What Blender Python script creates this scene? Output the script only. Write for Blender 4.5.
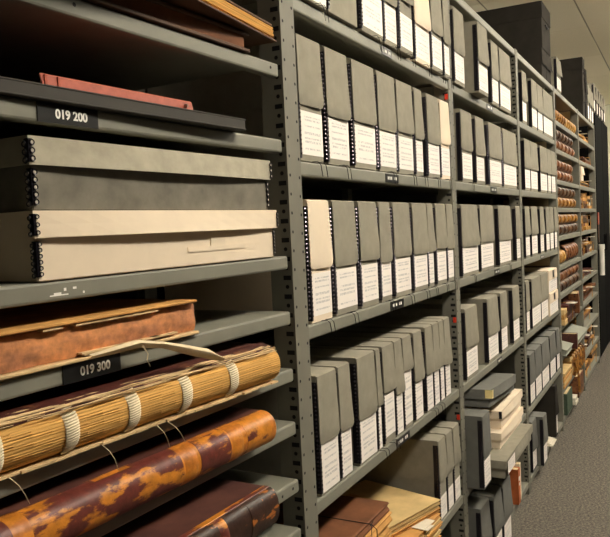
import bpy, bmesh, math, random
from mathutils import Vector, Matrix
random.seed(7)
for o in list(bpy.data.objects): bpy.data.objects.remove(o)
SC = bpy.context.scene
COL = SC.collection

# ------------------------------------------------------------------ camera
FPX, YAW, PIT, ROL = 720.0, 0.4843668, 0.0543308, -0.0486384
CAM = Vector((-1.276069, -0.684547, 1.346557))
FW = Vector((math.cos(YAW)*math.cos(PIT), math.sin(YAW)*math.cos(PIT), -math.sin(PIT)))
_r = Vector((math.sin(YAW), -math.cos(YAW), 0)); _u = _r.cross(FW)
RT = _r*math.cos(ROL) + _u*math.sin(ROL); UP = -_r*math.sin(ROL) + _u*math.cos(ROL)
cd = bpy.data.cameras.new('camera'); cd.sensor_fit = 'HORIZONTAL'; cd.sensor_width = 36; cd.lens = FPX*36/610
cd.clip_start = 0.02; cd.clip_end = 60
cam = bpy.data.objects.new('camera', cd); COL.objects.link(cam)
cam.matrix_world = Matrix(((RT.x, UP.x, -FW.x, CAM.x), (RT.y, UP.y, -FW.y, CAM.y), (RT.z, UP.z, -FW.z, CAM.z), (0, 0, 0, 1)))
SC.camera = cam

# ------------------------------------------------------------------ world, lights, exposure
wd = bpy.data.worlds.new('world'); SC.world = wd; wd.use_nodes = True
wd.node_tree.nodes['Background'].inputs[0].default_value = (1, .93, .80, 1)
wd.node_tree.nodes['Background'].inputs[1].default_value = 0.004
SC.view_settings.view_transform = 'Standard'; SC.view_settings.look = 'None'
SC.view_settings.exposure = 0.0; SC.view_settings.gamma = 1.0; SC.view_settings.use_curve_mapping = False
CEIL = 2.95
LIGHT_X = (0.1, 2.54, 4.98, 7.42); FILL_X = (4.98, 7.42, 9.6); LIGHT_Y = -1.45; LIGHT_L = 51.0  # the row behind the shelving is unseen, added to brighten the ceiling
LIGHT_COL = (1.0, 0.915, 0.77)

W = 1.1425            # bay width
DEPTH = 0.42
ZTOP = 2.147
ROT = -0.0413845      # the nearest bay stands slightly out of line
CN, SN = math.cos(ROT), math.sin(ROT)

def ray(q): return FW*FPX + RT*(q[0]-305) - UP*(q[1]-268.5)
def on_y(q, y=0.0):
    v = ray(q); return CAM + v*((y-CAM.y)/v.y)
def near(q, y=0.0):
    n = Vector((-SN, CN, 0)); v = ray(q); p = CAM + v*((y-CAM.dot(n))/v.dot(n))
    return Vector((p.x*CN+p.y*SN, y, p.z))
def x_at(px, z, y):
    # X of the point at height z and depth y that is seen in column px
    lo, hi = -1.1, 12.0
    for _ in range(60):
        m = (lo+hi)/2; d = Vector((m, y, z))-CAM
        if 305+FPX*d.dot(RT)/d.dot(FW) < px: lo = m
        else: hi = m
    return (lo+hi)/2
def nb(x, y, z): return Vector((x*CN-y*SN, x*SN+y*CN, z))

# ------------------------------------------------------------------ materials
M = {}
def lin(c): return tuple((x/12.92 if x <= .04045 else ((x+.055)/1.055)**2.4) for x in c)
class NT:
    def __init__(s, name):
        s.m = bpy.data.materials.new(name); s.m.use_nodes = True; s.t = s.m.node_tree
        s.b = s.t.nodes['Principled BSDF']; M[name] = s.m
    def n(s, t, **k):
        x = s.t.nodes.new(t)
        for a, v in k.items(): setattr(x, a, v)
        return x
    def l(s, a, b): s.t.links.new(a, b)
    def noise(s, scale, detail=3, rough=.55, stretch=None, coord='Object', rnd=False):
        tc = s.n('ShaderNodeTexCoord'); mp = s.n('ShaderNodeMapping'); s.l(tc.outputs[coord], mp.inputs[0])
        if stretch: mp.inputs['Scale'].default_value = stretch
        if rnd:
            oi = s.n('ShaderNodeObjectInfo'); mu = s.n('ShaderNodeMath', operation='MULTIPLY'); mu.inputs[1].default_value = 37.0
            s.l(oi.outputs['Random'], mu.inputs[0]); s.l(mu.outputs[0], mp.inputs['Location'])
        nz = s.n('ShaderNodeTexNoise'); nz.inputs['Scale'].default_value = scale; nz.inputs['Detail'].default_value = detail
        nz.inputs['Roughness'].default_value = rough; s.l(mp.outputs[0], nz.inputs['Vector']); return nz.outputs['Fac']
    def ramp(s, fac, stops, interp='LINEAR'):
        r = s.n('ShaderNodeValToRGB'); r.color_ramp.interpolation = interp; e = r.color_ramp.elements
        while len(e) < len(stops): e.new(0.5)
        for el, (p, c) in zip(e, stops):
            el.position = p; el.color = (*c, 1) if len(c) == 3 else c
        s.l(fac, r.inputs[0]); return r.outputs[0]
    def bump(s, h, strength, dist=.002):
        b = s.n('ShaderNodeBump'); b.inputs['Strength'].default_value = strength; b.inputs['Distance'].default_value = dist
        s.l(h, b.inputs['Height']); s.l(b.outputs[0], s.b.inputs['Normal'])
    def mix(s, fac, a, b, mode='MIX'):
        x = s.n('ShaderNodeMix', data_type='RGBA', blend_type=mode)
        if isinstance(fac, (int, float)): x.inputs[0].default_value = fac
        else: s.l(fac, x.inputs[0])
        for i, v in ((6, a), (7, b)):
            if isinstance(v, tuple): x.inputs[i].default_value = (*v, 1)
            else: s.l(v, x.inputs[i])
        return x.outputs[2]
    def base(s, c, rough=.6, metal=0, spec=.4):
        if isinstance(c, tuple): s.b.inputs['Base Color'].default_value = (*c, 1)
        else: s.l(c, s.b.inputs['Base Color'])
        s.b.inputs['Roughness'].default_value = rough; s.b.inputs['Metallic'].default_value = metal
        s.b.inputs['Specular IOR Level'].default_value = spec
def speck(name, c, var=.12, scale=40, rough=.75, bump=.1, stretch=None, spec=.3, rnd=True, metal=0):
    k = NT(name); f = k.noise(scale, 4, .6, stretch, rnd=rnd)
    k.base(k.ramp(f, [(.3, tuple(x*(1-var) for x in c)), (.7, tuple(min(1, x*(1+var)) for x in c))]), rough, metal, spec)
    if bump: k.bump(f, bump)
    return k
speck('steel', (.208, .205, .167), .05, 25, .55, 0, spec=.35)
speck('post_steel', (.178, .171, .138), .05, 25, .6, 0, spec=.25)
speck('back_shade', (.020, .020, .019), .1, 12, .7, 0)  # near-black, stands in for the deep shade inside the shelves
NT('hole').base((.006, .006, .007), .9)
speck('board_grey', (.265, .245, .192), .10, 30, .85, .05)
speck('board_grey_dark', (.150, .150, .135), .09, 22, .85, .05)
speck('board_grey_lit', (.40, .37, .288), .16, 26, .85, .05)  # same board as the body, lightened for the light on the lid
speck('board_grey_mottled_shade', (.178, .165, .132), .22, 26, .85, .08)  # mottled board, darkened for the shade under the lid
speck('orange_cloth', (.50, .13, .04), .15, 30, .7, .03)
NT('stud_centre').base((.42, .38, .31), .6)
speck('board_cream', (.82, .69, .53), .05, 14, .85, .04)
speck('board_black', (.034, .030, .025), .12, 16, .9, .03, spec=.1)
NT('metal_black').base((.012, .010, .016), .35, .4, .5)
NT('stud').base((.11, .10, .12), .22, .9, .6)
NT('string').base((.010, .010, .012), .8)
NT('red_plastic').base((.75, .05, .02), .5)
NT('tag_black').base((.008, .008, .008), .4)
NT('letter_white').base((.90, .88, .82), .6)
speck('red_leather', (.40, .095, .060), .18, 60, .42, .05)
NT('snap').base((.35, .25, .22), .3, .8)
NT('black_cloth').base((.040, .036, .031), .7)
speck('manila', (.62, .44, .20), .16, 14, .8, .05)
speck('kraft', (.56, .29, .085), .2, 18, .8, .05)
speck('kraft_dark', (.16, .060, .024), .25, 18, .8, .05)
speck('white_paper', (.72, .66, .54), .08, 30, .8, .02)
speck('page_edge', (.62, .345, .095), .38, 6, .85, .3, (1, 1, 120), rnd=False)
speck('page_pale', (.62, .48, .27), .25, 6, .85, .3, (1, 1, 120))
speck('thread', (.78, .69, .50), .15, 60, .85, .1)
speck('torn_leather', (.66, .47, .25), .25, 30, .75, .25)
speck('vellum', (.74, .62, .42), .1, 30, .7, .1)
speck('pipe_white', (.75, .72, .66), .04, 10, .5, 0)
speck('green_cloth', (.06, .09, .06), .2, 30, .8, .05)
speck('folio_green', (.30, .31, .26), .08, 15, .8, .03)
speck('yellow_label', (.80, .66, .30), .05, 20, .7, 0)
speck('dark_cabinet', (.004, .004, .004), .1, 8, .9, 0, spec=.08)
speck('wall_paint', (.50, .49, .37), .03, 4, .9, .02, rnd=False)
speck('tile', (.82, .75, .58), .06, 120, .95, .15)
speck('tee', (.36, .32, .25), .03, 10, .6, 0)
k = NT('carpet'); f1 = k.noise(85, 6, .9); f2 = k.noise(9, 3)
c1 = k.ramp(f1, [(.36, (.02, .018, .018)), (.5, (.125, .112, .098)), (.64, (.32, .28, .21))])
k.base(k.mix(.2, c1, k.ramp(f2, [(.3, (.10, .092, .082)), (.7, (.14, .128, .112))])), .98, 0, .1); k.bump(f1, .5, .004)
# worn leathers: two colours broken up by patchy noise
def leather(name, top, under, thr=.5, scale=9, stretch=(1, 2, 2.2), rough=.42, soft=.03):
    k = NT(name); n1 = k.noise(scale, 7, .62, stretch, rnd=True); n2 = k.noise(70, 4, .6, rnd=True)
    u = k.ramp(n2, [(.3, tuple(x*.72 for x in under)), (.7, tuple(min(1, x*1.2) for x in under))])
    t = k.ramp(n2, [(.3, tuple(x*.65 for x in top)), (.7, tuple(min(1, x*1.35) for x in top))])
    f = k.ramp(n1, [(thr-soft, (0, 0, 0)), (thr+soft, (1, 1, 1))])
    k.base(k.mix(f, u, t), rough, 0, .4); k.bump(k.noise(60, 5, .7, rnd=True), .25, .003)
leather('leather_orange', (.125, .028, .020), (.56, .205, .022), .47, 16, (1, 2, 2.6))
leather('leather_sienna', (.46, .15, .02), (.58, .21, .024), .5, 12)
leather('leather_sparse', (.115, .026, .018), (.56, .205, .022), .60, 22)
leather('leather_brown', (.035, .015, .010), (.44, .14, .022), .40, 20)
leather('leather_suede', (.40, .17, .085), (.66, .27, .10), .50, 14, (1, 3, 3), .85, .12)
leather('leather_burgundy', (.065, .018, .014), (.20, .075, .030), .36, 14)
leather('leather_tan', (.34, .15, .03), (.50, .27, .07), .55, 14)
leather('leather_umber', (.035, .016, .010), (.12, .055, .022), .5, 16)
leather('leather_rust', (.075, .024, .014), (.22, .085, .032), .55, 16)
leather('leather_ochre', (.16, .065, .014), (.40, .18, .03), .5, 16)
k = NT('cover_dark'); k.base(k.ramp(k.noise(12, 6, .65), [(.35, (.055, .020, .018)), (.7, (.13, .05, .035))]), .6, 0, .3)
k = NT('board_brown'); k.base(k.ramp(k.noise(12, 6, .65), [(.35, (.060, .026, .012)), (.7, (.11, .05, .022))]), .6, 0, .3)
# printed paper labels (lines of small print)
def print_label(name, stops, ink=(.16, .18, .24), seal=True, amount=.42):
    k = NT(name); tc = k.n('ShaderNodeTexCoord'); sp = k.n('ShaderNodeSeparateXYZ'); k.l(tc.outputs['UV'], sp.inputs[0])
    el = [(0, (0, 0, 0))]
    for v, h in stops: el += [(v-h, (1, 1, 1)), (v+h, (0, 0, 0))]
    rows = k.ramp(sp.outputs[1], el, 'CONSTANT')
    cols = k.ramp(sp.outputs[0], [(0, (0, 0, 0)), (.14, (1, 1, 1)), (.88, (0, 0, 0))], 'CONSTANT')
    nz = k.ramp(k.noise(34, 2, .5, (1, .35, 1), 'UV', rnd=True), [(0, (0, 0, 0)), (.46, (1, 1, 1))], 'CONSTANT')
    a = k.mix(1.0, rows, cols, 'MULTIPLY'); a = k.mix(1.0, a, nz, 'MULTIPLY')
    s = k.n('ShaderNodeMath', operation='MULTIPLY'); k.l(a, s.inputs[0]); s.inputs[1].default_value = amount
    k.base(k.mix(s.outputs[0], (.92, .86, .80), ink), .7, 0, .3)
print_label('label_print', [(.14, .02), (.30, .025), (.38, .02), (.50, .03), (.66, .018), (.80, .022), (.87, .018)])
print_label('label_print_b', [(.12, .02), (.36, .03), (.46, .025), (.56, .025), (.78, .02), (.86, .02)], amount=.4)

# ------------------------------------------------------------------ mesh helpers
class MB:
    def __init__(s): s.v = []; s.f = []; s.uv = None
    def add(s, v, f):
        b = len(s.v); s.v += [tuple(p) for p in v]; s.f += [tuple(i+b for i in q) for q in f]; return s
    def box(s, x0, x1, y0, y1, z0, z1):
        return s.add([(x0, y0, z0), (x1, y0, z0), (x1, y1, z0), (x0, y1, z0), (x0, y0, z1), (x1, y0, z1), (x1, y1, z1), (x0, y1, z1)],
                     [(0, 3, 2, 1), (4, 5, 6, 7), (0, 1, 5, 4), (1, 2, 6, 5), (2, 3, 7, 6), (3, 0, 4, 7)])
    def prism(s, prof, x0, x1):                      # closed (y, z) outline, counter-clockwise seen from +x
        n = len(prof)
        v = [(x0, y, z) for y, z in prof] + [(x1, y, z) for y, z in prof]
        f = [(i, (i+1) % n, (i+1) % n+n, i+n)[::-1] for i in range(n)] + [tuple(range(n))[::-1], tuple(range(n, 2*n))]
        return s.add(v, [q[::-1] for q in f][:n] + [tuple(range(n))[::-1], tuple(range(n, 2*n))])
    def tube(s, pts, r, n=5, closed=False):
        pts = [Vector(p) for p in pts]; v = []; m = len(pts)
        rs = r if isinstance(r, (list, tuple)) else [r]*m
        for i, p in enumerate(pts):
            if closed: d = pts[(i+1) % m]-pts[i-1]
            else: d = pts[min(i+1, m-1)]-pts[max(i-1, 0)]
            d.normalize(); a = d.cross(Vector((.3, .2, 1)) if abs(d.z) < .9 else Vector((1, .1, 0))).normalized(); b = d.cross(a)
            v += [tuple(p+(a*math.cos(2*math.pi*j/n)+b*math.sin(2*math.pi*j/n))*rs[i]) for j in range(n)]
        f = []
        for i in range(m if closed else m-1):
            k2 = (i+1) % m
            f += [(i*n+j, i*n+(j+1) % n, k2*n+(j+1) % n, k2*n+j) for j in range(n)]
        if not closed: f += [tuple(range(n))[::-1], tuple(range((m-1)*n, m*n))]
        return s.add(v, f)
    def sheet(s, grid, t, nrm):                      # thick sheet from a grid of points, offset by t along nrm
        R, Cc = len(grid), len(grid[0]); nrm = Vector(nrm)*t
        a = [Vector(p) for r in grid for p in r]; v = a+[p+nrm for p in a]; N = R*Cc; f = []
        for i in range(R-1):
            for j in range(Cc-1):
                q = (i*Cc+j, i*Cc+j+1, (i+1)*Cc+j+1, (i+1)*Cc+j); f.append(q); f.append(tuple(x+N for x in q[::-1]))
        ring = [j for j in range(Cc)] + [i*Cc+Cc-1 for i in range(1, R)] + [(R-1)*Cc+j for j in range(Cc-2, -1, -1)] + [i*Cc for i in range(R-2, 0, -1)]
        for i in range(len(ring)):
            p, q = ring[i], ring[(i+1) % len(ring)]; f.append((q, p, p+N, q+N))
        return s.add(v, f)
    def build(s, name, mat, parent=None, bevel=0, smooth=False, seg=1, uv=False):
        me = bpy.data.meshes.new(name); me.from_pydata(s.v, [], s.f); me.update()
        bm = bmesh.new(); bm.from_mesh(me); bmesh.ops.recalc_face_normals(bm, faces=bm.faces)
        if bevel:
            ed = [e for e in bm.edges if len(e.link_faces) == 2 and e.calc_face_angle(0) > .5]
            bmesh.ops.bevel(bm, geom=ed, offset=bevel, segments=seg, profile=.5, affect='EDGES', clamp_overlap=True)
        if smooth:
            for fc in bm.faces: fc.smooth = True
        bm.to_mesh(me); bm.free()
        if smooth:
            try: me.set_sharp_from_angle(angle=math.radians(38))
            except Exception: pass
        me.materials.append(M[mat])
        o = bpy.data.objects.new(name, me); COL.objects.link(o)
        if parent is not None: o.parent = parent
        return o
def inst(src, parent, loc=None, rot=None, name=None):
    o = src.copy(); COL.objects.link(o); o.parent = parent
    if loc is not None: o.location = loc
    if rot is not None: o.rotation_euler = rot
    return o
def plate_uv(name, mat, parent, pts):                # printed sheet: four corners (bl, br, tr, tl) at the front, 0.4 mm thick
    me = bpy.data.meshes.new(name); n = (Vector(pts[1])-Vector(pts[0])).cross(Vector(pts[3])-Vector(pts[0])).normalized()*.0004
    v = [tuple(p) for p in pts] + [tuple(Vector(p)-n) for p in pts]
    me.from_pydata(v, [], [(0, 1, 2, 3), (7, 6, 5, 4), (0, 4, 5, 1), (1, 5, 6, 2), (2, 6, 7, 3), (3, 7, 4, 0)])
    u = me.uv_layers.new(name='UVMap'); w = [(0, 0), (1, 0), (1, 1), (0, 1)]
    for p in me.polygons:
        for li in p.loop_indices: u.data[li].uv = w[me.loops[li].vertex_index % 4]
    me.materials.append(M[mat]); o = bpy.data.objects.new(name, me); COL.objects.link(o); o.parent = parent
    return o
def tag(o, label, cat=None, group=None, kind=None):
    if label: o['label'] = label
    if cat: o['category'] = cat
    if group: o['group'] = group
    if kind: o['kind'] = kind
    return o
def thing(name, label, cat, loc=(0, 0, 0), rz=0, group=None, rot=None):
    o = bpy.data.objects.new(name, None); COL.objects.link(o); o.empty_display_size = .05
    o.location = loc; o.rotation_euler = rot if rot else (0, 0, rz)
    return tag(o, label, cat, group)
ORD = ['first', 'second', 'third', 'fourth', 'fifth', 'sixth', 'seventh', 'eighth', 'ninth', 'tenth', 'eleventh', 'twelfth', 'thirteenth']

# ------------------------------------------------------------------ the room
fl = MB().box(-4, 10.4, -5, 3.5, -.05, 0).build('floor', 'carpet'); tag(fl, 'grey flecked carpet floor of the aisle', kind='structure')
wl = MB().box(10.3, 10.42, -5, 3.5, 0, CEIL).build('wall_far', 'wall_paint'); tag(wl, 'pale beige wall at the end of the aisle', kind='structure')
ce = MB().box(-4, 10.42, -5, 3.5, CEIL+.03, CEIL+.06).build('ceiling', 'tee'); tag(ce, 'suspended tile ceiling above the shelving', kind='structure')
TX, TY = 1.22, .61
t0 = MB().box(.0045, TX-.0045, .006, TY-.006, 0, .02).build('ceiling_tile', 'tile', ce, .003)
first = True
xi = [-.71-TX*3+TX*i for i in range(12)]
yi = [-3.05+TY*j for j in range(10)]
for i, x in enumerate(xi):
    for j, y in enumerate(yi):
        if first: t0.location = (x, y, CEIL); first = False
        else: inst(t0, ce, (x, y, CEIL))
tee_l = MB().box(xi[0], xi[-1]+TX, -.007, .007, .004, .028).build('ceiling_tee', 'tee', ce); tee_l.location = (0, yi[0], CEIL)
for y in yi[1:]: inst(tee_l, ce, (0, y, CEIL))
tee_c = MB().box(-.006, .006, yi[0], yi[-1]+TY, .005, .027).build('ceiling_cross_tee', 'tee', ce); tee_c.location = (xi[0], 0, CEIL)
for x in xi[1:]: inst(tee_c, ce, (x, 0, CEIL))
k = NT('diffuser'); k.base((.8, .78, .7), .5)
k.b.inputs['Emission Color'].default_value = (*LIGHT_COL, 1); k.b.inputs['Emission Strength'].default_value = LIGHT_L
for n, (x, ly) in enumerate([(x, LIGHT_Y) for x in LIGHT_X]+[(x, 1.55) for x in FILL_X]):
    t = thing('ceiling_light', '%s surface-mounted fluorescent light on the ceiling %s' % (ORD[n % 4], 'over the aisle' if n < 4 else 'added behind the shelving as fill'), 'light', (x, ly, CEIL-.004), group='ceiling lights')
    MB().box(-.61, .61, -.10, .10, -.02, 0).box(-.612, -.60, -.15, .15, -.13, -.0).box(.60, .612, -.15, .15, -.13, 0).build('housing', 'tee', t)
    m = MB(); m.prism([(-.12, -.021), (-.15, -.10), (-.11, -.125), (.11, -.125), (.15, -.10), (.12, -.021)], -.598, .598); m.build('diffuser', 'diffuser', t)

# ------------------------------------------------------------------ shelving
def shelf_mesh(L, lip=.030, d=DEPTH):
    m = MB(); t = .0016; r = .004
    prof = [(d, 0), (r, 0), (r*.3, -r*.3), (0, -r), (0, -lip+r), (r*.3, -lip+r*.3), (r, -lip), (.016, -lip), (.016, -lip+t), (r+t, -lip+t), (t, -lip+r+t), (t, -r-t), (r+t, -t), (d, -t)]
    m.prism(prof, 0, L); return m
def post_mesh(w, z1, side=.05):
    m = MB(); t = .0022
    m.box(-w/2, w/2, 0, t, 0, z1); m.box(-w/2, -w/2+t, t, side, 0, z1); m.box(w/2-t, w/2, t, side, 0, z1)
    m.box(-w/2+t, -w/2+.012, side-t, side, 0, z1)
    return m
def disc(m, c, r, axis, n=8, t=.0004):
    c = Vector(c); a, b, nn = (Vector((1, 0, 0)), Vector((0, 0, 1)), Vector((0, -t, 0))) if axis == 'y' else (Vector((0, 1, 0)), Vector((0, 0, 1)), Vector((-t, 0, 0)))
    p = [c+nn+(a*math.cos(2*math.pi*i/n)+b*math.sin(2*math.pi*i/n))*r for i in range(n)]
    m.add(p, [tuple(range(n))])
def post_parts(unit, x, w, z1, rot=0, detail=True, y0=0.0, loc=None):
    p = post_mesh(w, z1).build('post', 'post_steel', unit); p.location = (x, y0, 0)
    m = MB(); z = .03; k2 = 0
    while z < z1-.02:
        disc(m, (-w*.34, 0, z), .0034, 'y'); disc(m, (w*.34, 0, z-.004), .0034, 'y')
        if detail:
            disc(m, (-w/2, .013, z+.004), .0042, 'x')
            s = z+.022; a = .0085
            m.add([(-w/2-.0004, .004, s-.0045), (-w/2-.0004, .004+2*a, s-.0045), (-w/2-.0004, .004+2*a, s+.0045), (-w/2-.0004, .004, s+.0045)], [(0, 1, 2, 3)])
        z += .0375
    h = m.build('punched_holes', 'hole', p); tag(h, None, kind='stuff')
    b = MB().box(-.014, w/2, DEPTH-.03, DEPTH, 0, z1).build('post', 'post_steel', unit); b.location = (x, y0, 0)
    return p
def shelf_tag(unit, x, y, z, w, h, text=None, bars=3):
    p = MB().box(0, w, -.0012, 0, 0, h).build('shelf_label', 'tag_black', unit); p.location = (x, y, z)
    if text:
        cu = bpy.data.curves.new('lettering', 'FONT'); cu.body = text; cu.size = h*.66; cu.align_x = 'CENTER'; cu.align_y = 'CENTER'; cu.extrude = .0001; cu.offset = h*.022
        tmp = bpy.data.objects.new('tmp', cu); COL.objects.link(tmp); bpy.context.view_layer.update()
        me = bpy.data.meshes.new_from_object(tmp.evaluated_get(bpy.context.evaluated_depsgraph_get())); bpy.data.objects.remove(tmp)
        me.materials.clear(); me.materials.append(M['letter_white']); me.name = 'lettering'
        o = bpy.data.objects.new('lettering', me); COL.objects.link(o); o.parent = p; o.location = (w*.54, -.0016, h*.48); o.rotation_euler = (math.pi/2, 0, 0)
    else:
        m = MB(); n = 6
        for i in range(n):
            if i == 3: continue
            a = w*(.14+.12*i); m.box(a, a+w*.075, -.0017, -.0012, h*.32, h*.68)
        m.build('lettering', 'letter_white', p)
    return p

SH = [1.819, 1.486, 1.1475, .7767, .4053, .062]           # shelf tops of the box bays
SH1 = [2.10, 1.670, 1.524, 1.296, 1.186, 1.072, .965, .848, .748, .62, .48, .30, .06]
SH5 = [z+.013 for z in (1.939, 1.762, 1.568, 1.392, 1.212, 1.022, .841, .646, .45, .24, .055)]
PW = .048
units = {}
names = {1: 'grey steel shelving bay nearest the camera, holding ledgers', 2: 'second grey steel shelving bay, packed with document boxes', 3: 'third grey steel shelving bay, with jumbled boxes on a low shelf',
         4: 'fourth grey steel shelving bay, with dark cartons on top', 5: 'fifth grey steel shelving bay, stacked with banded ledgers', 6: 'last grey steel shelving bay, filled with tagged bundles'}
u1 = thing('shelving_unit', names[1], 'shelving', (0, 0, 0), ROT, 'steel shelving bays'); units[1] = u1
for z in SH1:
    s = shelf_mesh(W-.07, .0265).build('shelf', 'steel', u1); s.location = (-W+.032, .004, z)
    if z == 1.296:
        sc = MB()
        for q, w2, h2 in (((52, 297), .03, .0016), ((66, 291), .004, .004), ((75, 289), .006, .003), ((85, 293), .003, .003), ((56, 295.5), .012, .003)):
            p = near(q); sc.box(p.x-(-W+.032), p.x-(-W+.032)+w2, -.0004, 0, p.z-z, p.z-z+h2)
        sc.build('paint_scratch', 'letter_white', s)
    if z in (1.670, .848):
        hm = MB()
        for q in (((76, 4), (272, 67)) if z > 1 else ((284, 497), (294.5, 489))):
            p = near(q); disc(hm, (p.x+W-.032, -.0003, p.z-z), .0032, 'y')
        hm.build('bolt_hole', 'hole', s)
MB().box(-W+.03, -.03, DEPTH-.012, DEPTH-.008, .03, ZTOP).build('shade_panel', 'back_shade', u1)  # dark sheet added for the shade behind the contents
post_parts(u1, -W, .055, ZTOP+.004)
for q0, q1, txt in (((37, 103), (98.5, 124), '019 200'), ((64, 388), (121.5, 372), '019 300')):
    a, b = near(q0, .002), near(q1, .002)
    zc = (1.497+1.524)/2 if txt == '019 200' else (1.1595+1.186)/2
    shelf_tag(u1, a.x, .0035, zc-.0125, b.x-a.x, .025, txt)
tops = {2: SH, 3: SH, 4: SH, 5: SH5, 6: SH5}
tagx = {(2, 0): (382, 392), (2, 1): (386, 399), (2, 2): (391, 404), (2, 3): (397, 410), (3, 0): (487, 493), (3, 1): (491, 497), (3, 2): (495, 500), (3, 3): (498, 502), (4, 2): (541, 544)}
for b in range(2, 7):
    x0 = (b-2)*W
    u = thing('shelving_unit', names[b], 'shelving', (x0, 0, 0), 0, 'steel shelving bays'); units[b] = u
    lead = shelf_mesh(W-PW-.004).build('shelf', 'steel', u); zs = tops[b]+[ZTOP]
    lead.location = (PW/2+.002, .002, zs[0])
    for z in zs[1:]: inst(lead, u, (PW/2+.002, .002, z))
    MB().box(PW/2, W-PW/2, DEPTH-.012, DEPTH-.008, .03, ZTOP-.01).build('shade_panel', 'back_shade', u)
    p = post_parts(u, 0, .057 if b == 2 else PW, ZTOP+.004, detail=b < 5)
    if b == 3:
        for z in (1.767, 1.013, .677):
            r = MB().box(0, .002, 0, .011, -.009, .009).build('red_clip', 'red_plastic', p, .0005); r.location = (-PW/2-.002, .003, z)
    if b == 6:
        post_parts(u, W-.005, PW, ZTOP+.004, detail=False)
    for (bb, si), (pa, pb) in tagx.items():
        if bb == b:
            z = tops[b][si]; xa, xb = x_at(pa, z-.015, 0), x_at(pb, z-.015, 0)
            shelf_tag(u, xa-x0, .0015, z-.026, xb-xa, .022)

# ------------------------------------------------------------------ document boxes
BH = .258
def doc_box(x0, x1, y0, z, label, group=None, kind='g', h=BH, d=.385, detail=2, tilt=.010, flap=.56, lab=(.055, .405), string=False, rz=0, labels=True, lablx=None):
    w = x1-x0; mat = {'g': 'board_grey', 'c': 'board_cream', 'd': 'board_grey_dark', 'k': 'board_black'}[kind]
    t = thing('document_box', label, 'box', (x0, y0, z), rz, group)
    MB().box(0, w, 0, d, 0, h-.0015).build('body', mat, t, .0012)
    # lid: top sheet folding down into a front flap that springs away towards its free corner
    us = [0, .025, .07, .16, .5, .84, .93, .975, 1]; fl_ = flap*h; rc = min(.016, w*.22); g = []
    g.append([(u*w, d, h) for u in us]); g.append([(u*w, .05, h+.0005) for u in us]); g.append([(u*w, .003, h+.0004) for u in us])
    g.append([(u*w, -.0012, h-.0025) for u in us])
    for r in (.12, .35, .6, .82, 1):
        row = []
        for u in us:
            e = min(u, 1-u)*w; cut = 0 if e >= rc else rc-math.sqrt(max(0, rc*rc-(rc-e)**2))
            if u < .3: cut *= .35
            L = fl_-cut; v = r*L
            row.append((u*w+ (tilt*.35*(v/fl_)**2*u), -.0012-.0008-tilt*(v/fl_)**1.4*(.15+.85*u), h-.0025-v))
        g.append(row)
    m = MB(); N = len(g); Cc = len(us)
    m.sheet(g, .0016, (0, -.35, .9)); m.box(-.0009, .0003, .001, d, h*(1-flap), h+.0006); m.build('lid', mat, t, smooth=True)
    # black metal edge with studs up the left front corner
    if detail >= 1:
        me = MB().box(-.0012, .0, 0, .016, .006, h-.012); me.box(-.0012, .005, -.0011, 0, .006, h*(1-flap)+.004)
        e = me.build('metal_edge', 'metal_black', t)
        if detail >= 2:
            st = MB(); n = int(h/.0098)
            for i in range(n):
                zz = .012+i*(h-.03)/(n-1); r = .0034
                p = [(-.0012, .0045+r*math.cos(a*math.pi/3), zz+r*math.sin(a*math.pi/3)) for a in range(6)] + [(-.0032, .0045+r*.5*math.cos(a*math.pi/3), zz+r*.5*math.sin(a*math.pi/3)) for a in range(6)]
                st.add(p, [(a, (a+1) % 6, (a+1) % 6+6, a+6) for a in range(6)]+[tuple(range(6, 12))])
                if zz < h*(1-flap):
                    p = [(.0028+r*.8*math.cos(a*math.pi/3), -.0011, zz+.004+r*.8*math.sin(a*math.pi/3)) for a in range(6)] + [(.0028+r*.4*math.cos(a*math.pi/3), -.0028, zz+.004+r*.4*math.sin(a*math.pi/3)) for a in range(6)]
                    st.add(p, [(a, (a+1) % 6, (a+1) % 6+6, a+6) for a in range(6)]+[tuple(range(6, 12))])
            st.build('stud_row', 'stud', e)
    if labels:
        lx0, lx1 = (min(.008, w*.10), w-.001) if not lablx else (lablx[0]*w, lablx[1]*w)
        z0, z1 = lab[0]*h, lab[1]*h
        plate_uv('label', random.choice(['label_print', 'label_print', 'label_print_b']), t, [(lx0, -.0006, z0), (lx1, -.0006, z0), (lx1, -.0006, z1), (lx0, -.0006, z1)])
    if string:
        m = MB(); x = w*random.uniform(.45, .7)
        for s in (0, random.uniform(.016, .026)):
            m.tube([(x+s-.012, .004, .0006), (x+s-.004, -.010, .0016), (x+s+.006, -.012, -.006), (x+s+.014, -.010, -.018), (x+s+.019, -.009, -.030)], .0008, 4)
        m.build('pull_string', 'string', t, smooth=True)
    return t
BAYW = {2: 'second bay', 3: 'third bay', 4: 'fourth bay'}
ROWW = ['top row', 'second row', 'third row', 'fourth row', 'fifth row', 'bottom row']
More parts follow.
